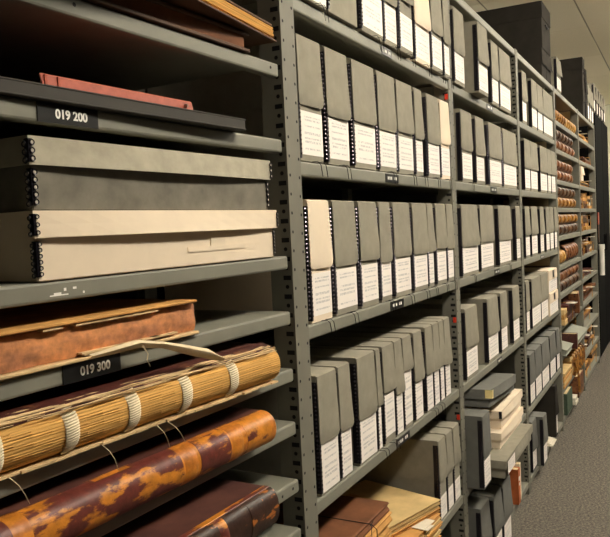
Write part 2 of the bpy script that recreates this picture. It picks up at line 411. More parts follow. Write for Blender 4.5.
def row(bay, si, items, y0=.004, detail=2, tilt=.0055, string=.5, **kw):
    z = SH[si]; n = len(items); x_prev = -9
    for i, it in enumerate(items):
        pa, pb = it[0], it[1]; opt = dict(it[2]) if len(it) > 2 else {}
        yy = opt.pop('y', y0)
        xa, xb = x_at(pa, z, yy), x_at(pb, z, yy)
        xa = max(xa+(.006 if xb-xa > .08 else .0025), x_prev+.006, (bay-2)*W+(.034 if bay == 2 else .029)); xb = min(xb-.003, (bay-1)*W-.028); x_prev = xb
        kind = opt.get('kind', 'g'); adj = {'g': 'grey', 'c': 'cream', 'd': 'dark grey'}[kind]
        size = 'narrow ' if xb-xa < .085 else ''
        ex = opt.pop('ex', '')
        which = ORD[i] + ' from left' if i < n-1 else 'last at right'
        lb = '%s%s document box%s, %s in the %s of the %s' % (size, adj, ex, which, ROWW[si], BAYW[bay])
        a = dict(detail=detail, tilt=tilt*random.uniform(.6, 1.5), string=random.random() < string, flap=.56+random.uniform(-.02, .02)); a.update(kw); a.update(opt)
        doc_box(xa, xb, yy, z+.0008, lb, 'document boxes in the %s of the %s' % (ROWW[si], BAYW[bay]), **a)
# second bay
row(2, 0, [(297, 327, dict(flap=.5, lab=(.02, .46))), (327.5, 358, dict(labels=False)), (361, 383.5), (384, 397.5), (398, 413.5, dict(y=-.014, flap=.45)), (415, 430.5, dict(kind='c')), (431, 443, dict(y=-.012)), (444, 451.5)], y0=-.007, string=.8)
row(2, 1, [(299.5, 324.5), (327.5, 350.5), (354, 377), (379, 397.2), (398, 414.2), (416, 424, dict(tilt=.006)), (428, 440.5), (441, 452, dict(kind='c'))], string=.9)
row(2, 2, [(311, 333.3, dict(kind='c', flap=.55)), (335.5, 358.5), (361, 379.5), (381, 392.8, dict(flap=.6)), (395, 412), (414, 428.6), (429, 435), (437, 447.3), (447.8, 455)], string=.9)
row(2, 3, [(320.5, 340.6), (341.5, 353.5), (359.5, 378), (378.6, 383.2), (384.5, 396.3, dict(lab=(.08, .50), flap=.46)), (396.8, 404.3), (404.8, 413.6, dict(lab=(.05, .62), flap=.36)), (415.5, 424), (427, 434.2), (434.6, 440.3), (440.7, 445.2), (445.6, 451.3)], string=.35, lab=(.02, .42))
row(2, 4, [(440.5, 447.6), (448.2, 454.2), (454.8, 461)], tilt=.004, string=0, flap=.5, lab=(.03, .30))
# third bay
row(3, 0, [(453.5, 465), (478.5, 488.5, dict(y=-.03, ex=' pulled forward')), (492, 499), (500, 511)], y0=-.008, string=.3)
row(3, 1, [(462, 473), (476.3, 485), (489.6, 502), (503.6, 517)], string=.4)
row(3, 2, [(462.5, 479), (481, 494.2), (499.5, 511.5), (516.6, 522.5)], string=.4)
row(3, 3, [(466.5, 478.5), (488.5, 499), (501.5, 508), (513.5, 520)], string=.2)
# fourth bay
row(4, 0, [(522.5, 527), (532, 537.4), (537.8, 543), (543.6, 553)], detail=1, string=0)
row(4, 1, [(525, 530.7), (531, 538), (540.6, 547.6), (548, 551.4), (551.7, 556.5)], detail=1, string=0)
row(4, 2, [(525.8, 530.4), (532, 538), (540.6, 544.4), (546.4, 550), (550.4, 554), (554.8, 558.4)], detail=1, string=0)
row(4, 3, [(526.8, 530.2), (532.5, 541.3), (541.6, 548.5)], detail=1, string=0)
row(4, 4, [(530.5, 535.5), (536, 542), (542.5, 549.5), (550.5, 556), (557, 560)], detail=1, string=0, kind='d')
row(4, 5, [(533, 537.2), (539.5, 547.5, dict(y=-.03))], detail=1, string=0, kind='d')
# small cream boxes piled at the right end of the fourth bay
z = SH[3]
for i in range(2):
    xa, xb = x_at(549.5, z, .0), x_at(557.5, z, .0)
    t = doc_box(xa, xb, -.004+.003*i, z+.001+i*.132, 'small cream box, %s of the pair in the fourth bay' % ('lower' if i == 0 else 'upper'), 'pair of small cream boxes', kind='c', h=.13, d=.3, detail=0, tilt=.002, flap=.42, lab=(.04, .56))
    MB().box((xb-xa)*.42, (xb-xa)*.58, -.006, -.0045, .085, .125).build('finger_slot', 'metal_black', t)

# ------------------------------------------------------------------ flat storage boxes with lids
def stud_col(parent, x, y, z0, z1, sx=-1, n=None, r=.0046):
    e = MB().box(x-.001 if sx < 0 else x, x if sx < 0 else x+.001, y, y+.007, z0, z1).box(x-.001 if sx < 0 else x-.002, x+.003 if sx < 0 else x+.001, y-.001, y, z0, z1).build('metal_edge', 'metal_black', parent)
    n = n or max(3, int(round((z1-z0)/(r*2.2)))); st = MB(); ct = MB()
    for i in range(n):
        zz = z0+r+i*(z1-z0-2*r)/max(1, n-1)
        cs = [((x+(.0042 if sx < 0 else -.0012), y-.001, zz), (1, 0, 0), (0, -.0018, 0))]
        cs.append(((x-.001 if sx < 0 else x+.001, y+.006, zz-r*.5), (0, 1, 0), ((-.0018 if sx < 0 else .0018), 0, 0)))
        for c, a, nn in cs:
            c = Vector(c); a = Vector(a); nn = Vector(nn); b = Vector((0, 0, 1)); R8 = range(8)
            ringp = lambda q, k: [c+nn*k+(a*math.cos(j*math.pi/4)+b*math.sin(j*math.pi/4))*r*q for j in R8]
            st.add(ringp(1, 0)+ringp(.8, 1)+ringp(.45, .6), [(j, (j+1) % 8, (j+1) % 8+8, j+8) for j in R8]+[(j+8, (j+1) % 8+8, (j+1) % 8+16, j+16) for j in R8])
            ct.add(ringp(.46, .6), [tuple(R8)])
    st.build('stud_row', 'metal_black', e); ct.build('stud_centres', 'stud_centre', e); return e
def flat_box(label, L, D, h, hl, mat, loc, rz=0, rot=None, studs=True, inset=.006, bow=.006, group=None, shadow_gap=.008, lidmat=None, sr=.0046):
    t = thing('flat_storage_box', label, 'box', loc, rz, group, rot)
    MB().box(inset, L-inset, inset, D-inset, 0, h-.004).build('body', mat, t, .0015)
    # lid with a slightly bowed lower front edge
    m = MB(); th = .0022; n = 12
    m.box(0, L, 0, D, h-th, h); m.box(0, th, th, D, h-hl, h-th); m.box(L-th, L, th, D, h-hl, h-th); m.box(th, L-th, D-th, D, h-hl, h-th)
    g = []
    for r in (0, .5, 1):
        g.append([(L*i/n, -.0005-shadow_gap*r*math.sin(math.pi*i/n), h-hl*r-bow*r*0+ (bow*r*math.sin(math.pi*i/n)*.0)) for i in range(n+1)])
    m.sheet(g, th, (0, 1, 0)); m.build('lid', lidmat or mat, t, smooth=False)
    if studs:
        stud_col(t, 0, -.001, h-hl+.003, h-.004, r=sr); stud_col(t, inset, inset-.001, .006, h-hl-.004, r=sr)
        stud_col(t, L, -.001, h-hl+.003, h-.004, 1, r=sr*.85); stud_col(t, L-inset, inset-.001, .006, h-hl-.004, 1, r=sr*.85)
    return t
# cream box on the shelf, grey box on top of it (nearest bay)
zb = SH1[3]+.0008
cb = flat_box('cream flat storage box with lid under the grey one', .562, .38, .089, .034, 'board_cream', nb(-.644, -.004, zb), ROT, sr=.0036, group='lidded flat boxes')
MB().box(.30, .46, .0045, .006, .022, .030).box(.36, .40, .0044, .006, .030, .044).build('paper_patch', 'board_cream', cb)
flat_box('grey flat storage box with lid atop the cream box', .551, .37, .0925, .036, 'board_grey_mottled_shade', nb(-.641, .0, zb+.0896), ROT, lidmat='board_grey_lit', group='lidded flat boxes')
# black portfolio and red folder
zb = SH1[2]+.0006
t = thing('portfolio', 'large thin black portfolio lying on the shelf marked 019 200', 'portfolio', nb(-.80, -.0012, zb), ROT-.03)
PL = .80-.19
MB().box(0, PL, 0, .36, 0, .003).box(0, PL, 0, .36, .0165, .0195).build('cover_board', 'black_cloth', t, .001)
MB().box(.0, PL-.003, .0008, .35, .0028, .0167).build('spine_wall', 'black_cloth', t)
t = thing('red_folder', 'red leather folder with a snap lying on the black portfolio', 'folder', nb(-.603, .010, zb+.0198), ROT-.02)
FLn = .603-.303
m = MB(); sk = .075; hh = .0185
m.add([(0, 0, 0), (FLn, 0, 0), (FLn, .09, 0), (sk, .09, 0), (-.004, .002, hh), (FLn-.004, .002, hh), (FLn-.004, .09, hh), (sk, .09, hh)], [(0, 3, 2, 1), (4, 5, 6, 7), (0, 1, 5, 4), (1, 2, 6, 5), (2, 3, 7, 6), (3, 0, 4, 7)]); m.build('cover', 'red_leather', t, .0025, seg=2)
MB().box(.003, .008, -.0008, .006, .001, .0165).box(.024, .029, -.0008, .006, .001, .0165).build('edge_fold', 'red_leather', t, .0006)
m = MB(); m.tube([(FLn-.022, -.004, .009), (FLn-.022, .001, .009)], [.0026, .0036], 10); m.build('snap_button', 'snap', t)

# ------------------------------------------------------------------ ledgers
def spine_prof(T, bulge, n=10, y0=0):
    return [(y0+bulge*(1-math.sin(math.pi*i/n)**.75), T*(.5-.5*math.cos(math.pi*i/n))) for i in range(n+1)]
def ledger(label, L, T, D, loc, rz=0, rot=None, group=None, spine='leather_orange', cover='cover_dark', pages='page_pale', bulge=.03, bands=5, band_h=.004, bw=.016, seg=10, tip=None, title=None, wob=.0):
    t = thing('ledger', label, 'book', loc, rz, group, rot)
    MB().box(.008, L-.008, bulge*.8, D-.008, .005, T-.005).build('text_block', pages, t)
    MB().box(0, L, bulge*.9, D, 0, .005).build('cover_board', cover, t, .0015)
    MB().box(0, L, bulge*.9, D, T-.005, T).build('cover_board', cover, t, .0015)
    out = spine_prof(T, bulge, seg); inn = [(y+.004*(1 if .1 < z/T < .9 else .3)+.001, T/2+(z-T/2)*.93) for y, z in out][::-1]
    n = 14 if wob else 2; prof = out+inn; m = MB(); K = len(prof); rings = []
    for i in range(n):
        x = L*i/(n-1); s = 1+wob*math.sin(i*1.9+1)*.5
        rings.append([(x, y-wob*.02*math.sin(i*2.3), T/2+(z-T/2)*s) for y, z in prof])
    m.add([p for r in rings for p in r], [(i*K+j, i*K+(j+1) % K, (i+1)*K+(j+1) % K, (i+1)*K+j) for i in range(n-1) for j in range(K)])
    m.add(rings[0], [tuple(range(K))]); m.add(rings[-1], [tuple(range(K))])
    m.build('spine', spine, t, smooth=True)
    for b in range(bands):
        x = L*(b+.75)/(bands+.5); mm = MB()
        o2 = [(y-band_h*math.sin(math.pi*min(1, max(0, z/T)))**.4, z) for y, z in out]; i2 = [(y+.002, z) for y, z in out][::-1]
        pr = o2+i2; K = len(pr); xs = [x-bw/2, x-bw/4, x+bw/4, x+bw/2]; sc = [0, 1, 1, 0]
        rr = []
        for xx, s in zip(xs, sc):
            rr.append([(xx, (y if j >= len(o2) else y*s+(out[j][0]-.0002)*(1-s)), z) for j, (y, z) in enumerate(pr)])
        mm.add([p for r in rr for p in r], [(i*K+j, i*K+(j+1) % K, (i+1)*K+(j+1) % K, (i+1)*K+j) for i in range(3) for j in range(K)])
        mm.build('raised_band', spine if not tip else tip, t, smooth=True)
    if title:
        for (a, b2, mat) in title:
            mm = MB(); o2 = [(y-.0012, z) for y, z in out[2:-2]]
            mm.sheet([[(a*L, y, z) for y, z in o2], [(b2*L, y, z) for y, z in o2]], .0006, (0, 1, 0)); mm.build('title_panel', mat, t, smooth=True)
    return t
# top shelf of the nearest bay: two big volumes, the upper one overhanging askew
zb = SH1[1]+.001
t = thing('large_volume', 'dark brown large volume lying flat at the bottom of the top shelf', 'book', nb(-.80, -.006, zb), ROT)
MB().box(0, .66, .004, .33, 0, .006).box(0, .66, .004, .33, .029, .034).build('cover_board', 'board_brown', t, .001)
MB().box(.006, .65, .010, .325, .006, .029).build('text_block', 'kraft_dark', t)
# askew volume: held up by the one below, its fore edge towards the aisle
t = thing('large_volume', 'large volume with tan page edges overhanging the top shelf', 'book', nb(-.043, .0, zb+.038), rot=(0, 0, 0))
t.rotation_euler = (0, 0, ROT+math.radians(187.4))
MB().box(0, .56, -.33, 0, 0, .004).box(.01, .55, -.33, -.004, .029, .033).build('cover_board', 'board_brown', t, .001)
g = MB(); pr = [(-.32, .004), (-.006, .004)]
for i in range(8): pr += [(-.002+.0016*(i % 2)-.0012*i*.3, .0052+.0028*i), (-.004+.001*(i % 3), .0068+.0028*i)]
pr += [(-.32, .029)]
g.prism(pr, .008, .55); g.build('text_block', 'page_edge', t)

# book with the loose tan strip (shelf marked 019 300)
zb = SH1[4]+.0006
L = .95-.337
t = thing('ledger', 'worn suede ledger with a torn strip on the shelf marked 019 300', 'book', nb(-.95, -.004, zb), ROT, 'large ledgers lying in the nearest bay')
T = .056
MB().box(0, L+.004, .0, .34, 0, .005).build('cover_board', 'torn_leather', t, .0012)
MB().box(0, L, -.002, .34, T-.0042, T).build('cover_board', 'kraft', t, .0012)
m = MB(); K = 9; rings = []
for i in range(25):
    x = (L+.002)*i/24; rings.append([(x, .006+.010*abs(j/(K-1)-.5)**1.5+.0012*math.sin(i*1.7+j), .006+(T-.013)*j/(K-1)) for j in range(K)])
m.sheet(rings, .006, (0, 1, 0)); m.build('spine', 'leather_suede', t, smooth=True)
m = MB()
for i in range(7): m.box(.01, L-.002+.003*random.random(), .016+.001*random.random(), .33, .0055+.0062*i, .0055+.0062*i+.0052)
m.build('text_block', 'page_pale', t)
m = MB()
for i in range(10):
    a = random.uniform(.3, L-.06); ll = random.uniform(.03, .09); zz = random.choice([.007, .009, T-.008])
    m.box(a, a+ll, -.0005, .010, zz, zz+.0022)
m.build('frayed_edge', 'torn_leather', t)
lc = lambda q, y: (near(q, y)-Vector((-.95, -.004, zb)))
pts = [((92, 357), -.016), ((118, 350), -.022), ((140, 344), -.028), ((165, 345), -.034), ((190, 350), -.038), ((210, 354), -.040), ((224, 359), -.040)]
wdt = [.003, .005, .006, .0055, .008, .009, .004]
m = MB(); gr = []
for (q, y), w2 in zip(pts, wdt):
    p = lc(q, y); gr.append([(p.x, p.y+.004, p.z+w2*.9), (p.x, p.y-.002, p.z+w2*.3), (p.x, p.y, p.z-w2*.3), (p.x, p.y+.006, p.z-w2*.9)])
m.sheet(gr, .0014, (0, 1, .2)); m.build('torn_strip', 'vellum', t, smooth=True)
m = MB(); p0 = lc((143, 346), -.031)
m.tube([p0, p0+Vector((.006, -.003, -.012)), p0+Vector((.002, -.004, -.020)), p0+Vector((.008, -.004, -.030))], [.0016, .0012, .001, .0005], 4); m.build('loose_thread', 'vellum', t, smooth=True)

# ledger with exposed sewing
zb = SH1[5]+.0006
X0 = -.98; L = -.158-X0; T = .069; D = .36; R2 = -.048; Y2 = -.0055
t = thing('ledger', 'huge ledger with exposed spine and white sewing bands', 'book', nb(X0, Y2, zb), ROT+R2, 'large ledgers lying in the nearest bay')
m = MB()
for i in range(40):      # ragged lower board edge
    a = L*i/40; m.box(a, a+L/40+.0005, .010-.006*random.random(), .025, 0, .0028+.001*random.random())
m.box(0, L+.004, .024, D, 0, .004); m.build('cover_board', 'torn_leather', t)
MB().box(0, L-.002, .034, D, T-.006, T).build('cover_board', 'cover_dark', t, .0015)
NG = 15; K = NG*4+1
def sp_y(v): return .016*(2*abs(v-.5))**2.6
def sec(x):
    r = []
    for j in range(K):
        v = j/(K-1); r.append((x, sp_y(v)+.0009*(abs(((v*NG) % 1)-.5)*2)**2+.0005*math.sin(x*60+j*2.1), .006+(T-.013)*v))
    return r
MB().box(.004, L-.006, .026, D-.01, .006, T-.0065).build('text_block', 'page_pale', t)
m = MB(); m.sheet([sec(L*i/30) for i in range(31)], .006, (0, 1, 0)); m.build('sewn_sections', 'page_edge', t, smooth=True)
for q in ((5, 470), (79, 435), (138, 412), (188, 395), (232, 378)):
    xc = (near(q, -.034).x-X0)/math.cos(R2); m = MB(); nth = 17
    for j in range(nth):
        v = (j+.5)/nth; z2 = .006+(T-.013)*v; y = sp_y(v)-.0022; sk = .0015
        m.tube([(xc-.010, y+.002, z2-sk), (xc-.007, y, z2-sk*.6), (xc+.007, y, z2+sk*.6), (xc+.010, y+.002, z2+sk)], .0021, 5)
    m.build('sewing_band', 'thread', t, smooth=True)
m = MB()
for i in range(110):      # frayed leather along the upper joint
    a = L*random.random(); ll = random.uniform(.05, .16); b = min(a+ll, L-.004); y = random.uniform(.004, .036); z2 = T-.003-max(0, .022-y)*random.uniform(.15, .5)
    m.tube([(a, y, z2), ((a+b)/2, y-random.uniform(0, .004), z2+random.uniform(.0005, .002)), (b, y+random.uniform(-.003, .003), z2)], [.0006, random.uniform(.0007, .0020), .0005], 4)
m.build('frayed_joint', 'torn_leather', t, smooth=True)
m = MB()
for i in range(26):
    a = L*i/26; m.sheet([[(a, .008+.003*random.random(), T-.010), (a+L/26, .008+.003*random.random(), T-.010)], [(a, .022, T-.004), (a+L/26, .022, T-.004)], [(a, .040, T+.0006), (a+L/26, .040, T+.0006)]], .0016, (0, .1, 1))
m.build('torn_leather_flap', 'leather_burgundy', t)
m = MB()
for q in ((108, 437), (160, 420), (20, 480), (170, 412)):
    p = near(q, -.035)-Vector((X0, Y2, zb)); x, z2 = p.x, .003
    a = random.uniform(.01, .02); m = MB()
    m.tube([(x, .002, z2), (x+a*.5, -.006, z2-.010), (x+a, -.008, z2-.022), (x+a*1.6, -.006, z2-.030-.01*random.random())], .0006, 4)
    m.build('loose_thread', 'vellum', t, smooth=True)

# orange leather ledger and dark ledger below
zb = SH1[6]+.0006; X0 = -.96
t = ledger('orange and burgundy worn leather ledger below the sewn one', -.183-X0, .060, .36, nb(X0, -.024, zb), ROT-.027, group='large ledgers lying in the nearest bay', spine='leather_sienna', bulge=.034, bands=0, seg=16, wob=.008)
for q in ((30, 520), (193, 447), (238, 428)):
    xc = near(q, -.042).x-X0; mm = MB(); T = .060; out = spine_prof(T, .034, 16); o2 = [(y-.0020, z) for y, z in out]; i2 = [(y+.002, z) for y, z in out][::-1]; pr = o2+i2; K = len(pr)
    rr = [[(xx, (y if j >= len(o2) else y+(1-s)*.0022), z) for j, (y, z) in enumerate(pr)] for xx, s in ((xc-.016, 0), (xc-.009, .8), (xc, 1), (xc+.009, .8), (xc+.016, 0))]
    mm.add([p for r in rr for p in r], [(i*K+j, i*K+(j+1) % K, (i+1)*K+(j+1) % K, (i+1)*K+j) for i in range(4) for j in range(K)])
    mm.build('raised_band', 'leather_sienna', t, smooth=True)
for qa, qb in (((-150, 600), (22, 522)), ((38, 515), (185, 450)), ((201, 443), (231, 430)), ((246, 424), (270, 415))):
    xa, xb = max(.004, near(qa, -.040).x-X0), near(qb, -.042).x-X0; T = .060; out = spine_prof(T, .034, 16); mm = MB(); n = 10
    mm.sheet([[(xa+(xb-xa)*i/n, y-.0006, z) for y, z in out] for i in range(n+1)], .0004, (0, 1, 0)); mm.build('leather_panel', 'leather_orange' if qa[0] < 240 else 'leather_sparse', t, smooth=True)
m = MB(); L = -.183-X0; T = .060
m.tube([(L+.001, y+.003, T/2+(z-T/2)*.9) for y, z in spine_prof(T, .034, 12)[3:-1]], .0022, 5); m.build('end_band', 'thread', t, smooth=True)
zb = SH1[7]+.0006
X0 = -.95; L = -.248-X0
t = ledger('dark brown ledger with orange title panels on the lowest visible shelf', L, .066, .36, nb(X0, -.085, zb), ROT, group='large ledgers lying in the nearest bay', spine='leather_brown', bulge=.024, bands=3, band_h=.003, bw=.02, seg=14, tip='leather_orange',
           title=[(.885, .94, 'leather_brown')])
MB().box(.0, L, .018, .030, .058, .0665).build('joint_strip', 'leather_orange', t, .001)

# ------------------------------------------------------------------ paper in the second bay, low shelf
zb = SH[4]+.0008
t = thing('folder_stack', 'stack of tan manila folders with a stained top on the low shelf', 'folders', (.46, -.022, zb), math.radians(-3))
def folder_mesh(m, x0, x1, y0, h0, d=.36):
    return m.box(x0, x1, y0, d, h0, h0+.0022).box(x0+.004, x1-.003, y0+.004, d, h0+.0022, h0+.0085).box(x0, x1, y0-.002, d, h0+.0085, h0+.0110)
for i in range(9):
    m = MB(); dx = random.uniform(-.010, .010)
    if i < 6:
        folder_mesh(m, dx, .30+dx, .004*(i % 3)+random.uniform(.002, .008), .0125*i); m.build('folder', ['kraft', 'manila', 'kraft'][i % 3], t)
    else:
        folder_mesh(m, -.33+dx*.4, dx*.4, 0.002*(i % 2)+.002, .0125*i, .29); o = m.build('folder', 'kraft' if i == 6 else 'manila', t)
        o.location = (.312, .012, 0); o.rotation_euler = (0, 0, math.radians(-13))
st = MB().box(-.24, -.12, .13, .25, .1111, .1116).build('stain', 'kraft', t); st.location = (.312, .012, 0); st.rotation_euler = (0, 0, math.radians(-13))
t2 = thing('paper_slip', 'small white paper slip resting on the manila folders', 'paper', (.625, -.022, zb+.0762), math.radians(-8))
MB().box(0, .075, 0, .060, 0, .0008).build('slip', 'white_paper', t2); MB().box(.002, .045, -.012, .05, -.0012, -.0004).build('slip', 'white_paper', t2)
t = thing('folder_bundle', 'string-tied bundle of brown accordion folders on the low shelf', 'folders', (.04, -.026, zb), 0)
for i in range(10):
    h0 = .0246*i; m = MB(); y = .010*random.random()
    m.prism([(y, h0), (.32, h0), (.32, h0+.023), (y+.004, h0+.023), (y, h0+.020), (y+.006, h0+.012), (y, h0+.004)], random.uniform(0, .008), .352+random.uniform(-.016, .004))
    m.build('folder', 'kraft' if i < 9 else 'kraft_dark', t)
m = MB(); HH = .2455
m.tube([(.20, -.003, 0), (.20, -.003, HH), (.20, .30, HH+.001)], .0012, 5); m.tube([(.20, -.003, HH), (.22, -.008, HH-.02), (.225, -.006, HH-.05)], .001, 4); m.tube([(.20, -.003, HH), (.18, -.008, HH+.004), (.195, -.010, HH+.010), (.20, -.003, HH)], .001, 4)
m.build('string', 'string', t, smooth=True)

# ------------------------------------------------------------------ jumble on the low shelf of the third bay
zb = SH[4]+.0008
doc_box(1.185, 1.285, -.055, zb, 'grey document box standing pulled out beside the cream flat boxes', kind='d', detail=2, tilt=.004, lab=(.02, .38))
g_ = 'flat boxes piled in the third bay'
t = flat_box('grey flat box at the bottom of the jumbled pile', .52, .34, .066, .03, 'board_grey', (1.315, -.105, zb), 0, studs=False, group=g_)
plate_uv('label', 'label_print', t, [(.0, -.0065, .020), (.12, -.0065, .020), (.12, -.0065, .066), (.0, -.0065, .066)])
flat_box('lower cream flat box in the jumbled pile', .43, .34, .062, .028, 'board_cream', (1.445, -.06, zb+.0665), 0, studs=False, group=g_)
t = flat_box('upper cream flat box in the jumbled pile', .40, .34, .072, .031, 'board_cream', (1.495, -.055, zb+.129), 0, studs=False, group=g_)
MB().box(-.0012, 0, .001, .012, .042, .071).build('metal_edge', 'metal_black', t)
t = flat_box('grey flat box with a yellow sticker tilted on top of the pile', .53, .33, .066, .036, 'board_grey_dark', (1.30, -.06, zb+.262), rot=(0, math.radians(5.2), math.radians(2)), studs=False, group=g_)
plate_uv('sticker', 'yellow_label', t, [(-.001, .02, .035), (-.001, -.006, .035), (-.001, -.006, .065), (-.001, .02, .065)])
plate_uv('sticker', 'yellow_label', t, [(-.001, -.0058, .035), (.022, -.0058, .035), (.022, -.0058, .065), (-.001, -.0058, .065)])
# bottom shelf of the third bay
z = SH[5]
for i, (a, b, yy) in enumerate(((1.215, 1.335, -.03), (1.345, 1.47, -.045), (1.48, 1.61, -.05))):
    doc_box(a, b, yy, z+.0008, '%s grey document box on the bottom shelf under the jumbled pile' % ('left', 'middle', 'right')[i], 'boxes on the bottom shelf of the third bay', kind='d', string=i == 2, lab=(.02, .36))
t = thing('red_book', 'orange-red book with a pale emblem standing on the bottom shelf', 'book', (1.955, -.012, z+.0008))
MB().box(0, .004, 0, .2, 0, .16).box(.041, .045, 0, .2, 0, .16).box(0, .045, 0, .004, 0, .16).build('cover', 'orange_cloth', t, .001)
MB().box(.004, .041, .004, .195, .003, .157).build('text_block', 'page_pale', t)
m = MB(); disc(m, (.022, -.0004, .115), .012, 'y', 10); disc(m, (.022, -.0004, .09), .008, 'y', 10); m.build('emblem', 'letter_white', t)
t = thing('cream_book', 'thin cream book standing beside the orange-red book', 'book', (2.01, -.008, z+.0008))
MB().box(0, .003, 0, .2, 0, .17).box(.027, .03, 0, .2, 0, .17).box(0, .03, 0, .003, 0, .17).build('cover', 'board_cream', t, .001)
MB().box(.003, .027, .004, .195, .003, .167).build('text_block', 'page_pale', t)
# bottom shelf of the fourth bay: loose papers and a tall dark box
doc_box(3.05, 3.12, -.01, z+.0008, 'tall black box at the right end of the fourth bay bottom row', kind='k', h=.30, detail=0, labels=True, lablx=(.45, .95))
t = thing('paper_pile', 'loose white papers leaning by the tall black box, bottom shelf', 'paper', (2.86, -.02, z+.0008))
for i in range(4): MB().box(.01*i, .15-.01*i, .01*i, .30, .006*i, .006*i+.004).build('sheaf', 'white_paper', t)

# ------------------------------------------------------------------ ledgers of the fifth bay
XB = 3*W+PW/2+.02
def ledger5(si, lv, part, x0, L, T, spine, z0=0.0, bands=5, bulge=None, yo=.012, what=''):
    z = SH5[si]+.0008+z0
    lb = '%s ledger, %s, on the %s shelf of the fifth bay' % (what, part, ORD[si])
    ledger(lb, L, T, .34, (x0, yo, z), 0, group='banded ledgers of the fifth bay', spine=spine, bulge=bulge or T*.45, bands=bands, band_h=.010, bw=.035, seg=8)
HW = (W-PW-.06)/2
ledger5(0, 0, 'left one', XB, HW, .085, 'leather_ochre', what='ochre banded'); ledger5(0, 0, 'right one', XB+HW+.02, HW, .085, 'leather_tan', what='tan banded')
ledger5(1, 0, 'lower', XB, 2*HW*.92, .07, 'leather_rust', what='rust banded'); ledger5(1, 1, 'upper', XB+.1, HW*1.5, .065, 'leather_umber', .071, what='dark brown')
ledger5(2, 0, 'lower', XB, HW*1.6, .07, 'leather_rust', what='red-brown banded'); ledger5(2, 1, 'upper', XB+.01, HW*1.55, .065, 'leather_rust', .071, what='red-brown banded')
ledger5(3, 0, 'lower', XB, HW*1.85, .072, 'leather_ochre', what='yellow-brown banded'); ledger5(3, 1, 'upper', XB, HW*1.8, .068, 'leather_umber', .073, what='dark brown banded')
ledger5(4, 0, 'lower', XB, HW*2, .072, 'leather_umber', what='dark brown banded'); ledger5(4, 1, 'upper', XB, HW*2, .07, 'leather_ochre', .073, what='golden-brown banded')
ledger5(5, 0, 'left one', XB, HW*.7, .09, 'leather_tan', bands=2, what='tan'); ledger5(5, 0, 'right one', XB+HW*.72, HW*1.25, .12, 'leather_rust', what='thick ringed brown')
ledger5(6, 0, 'lower', XB, HW*2, .07, 'leather_umber', what='brown banded'); ledger5(6, 1, 'upper', XB, HW*1.95, .07, 'leather_rust', .071, what='reddish banded')
def bundle(label, x0, y0, z, w, d, h, mats, n=5, rz=0, group=None, tie=True, tagw=None, name='paper_bundle', loose=False):
    t = thing(name, label, 'papers', (x0, y0, z), rz, group); hh = h/n
    for i in range(n):
        m = MB(); a = random.uniform(-.004, .004)
        m.box(a, w+a, random.uniform(0, .012), d, i*hh, (i+1)*hh-.001); o = m.build('sheaf', mats[i % len(mats)], t, .0015)
        if loose: o.location = (random.uniform(-.004, .004), random.uniform(0, .025), 0); o.rotation_euler = (0, 0, random.uniform(-.035, .035))
    if tie:
        m = MB(); x = w*.5
        m.tube([(x, -.004, 0), (x, -.005, h*.5), (x, -.003, h+.002), (x, d*.9, h+.002)], .003, 5); m.build('tie', 'leather_tan', t)
    if tagw:
        m = MB(); m.box(w*.3, w*.3+tagw, -.035, .03, h+.0012, h+.003); m.build('paper_tag', 'white_paper', t)
    return t
# eighth shelf of the fifth bay: upright and leaning books
z = SH5[7]+.0008
bundle('tan bundle at the left end of the eighth shelf, fifth bay', XB, -.02, z, .12, .30, .10, ['manila', 'leather_tan'], 3, tie=False)
bundle('dark bundle with a white tag on the eighth shelf, fifth bay', XB+.17, -.02, z, .30, .30, .11, ['leather_burgundy', 'leather_umber'], 3, tagw=.09)
t = thing('leaning_book', 'red-brown book leaning on the eighth shelf of the fifth bay', 'book', (XB+.62, -.03, z+.001), rot=(0, math.radians(-18), 0))
MB().box(0, .006, 0, .24, 0, .15).box(.054, .06, 0, .24, 0, .15).box(0, .06, 0, .006, 0, .15).build('cover', 'leather_rust', t, .002)
MB().box(.006, .054, .006, .235, .004, .146).build('text_block', 'page_pale', t)
# ninth shelf: grey-green folio sticking out; a dark book in front of it
z = SH5[8]+.0008
t = thing('folio', 'large grey-green flat folio sticking out of the fifth bay', 'folio', (XB+.36, -.035, z), rot=(math.radians(13), 0, 0))
MB().box(0, .64, 0, .40, 0, .004).box(0, .64, 0, .40, .036, .040).box(0, .64, .39, .40, .004, .036).build('cover_board', 'folio_green', t, .001)
MB().box(.006, .634, .004, .39, .004, .036).build('text_block', 'folio_green', t)
t = thing('folio', 'smaller grey-green folio at the left end of the ninth shelf, fifth bay', 'folio', (XB, -.02, z), rot=(math.radians(13), 0, 0))
MB().box(0, .28, 0, .36, 0, .004).box(0, .28, 0, .36, .036, .040).box(0, .28, .35, .36, .004, .036).build('cover_board', 'folio_green', t, .001)
MB().box(.006, .274, .004, .35, .004, .036).build('text_block', 'folio_green', t)
t = thing('dark_book', 'dark book wedged between the two grey-green folios', 'book', (XB+.295, -.05, z), rot=(0, math.radians(0), 0))
MB().box(0, .005, 0, .22, 0, .10).box(.045, .05, 0, .22, 0, .10).box(0, .05, 0, .005, 0, .10).build('cover', 'leather_burgundy', t, .002)
MB().box(.005, .045, .005, .215, .003, .097).build('text_block', 'page_pale', t)
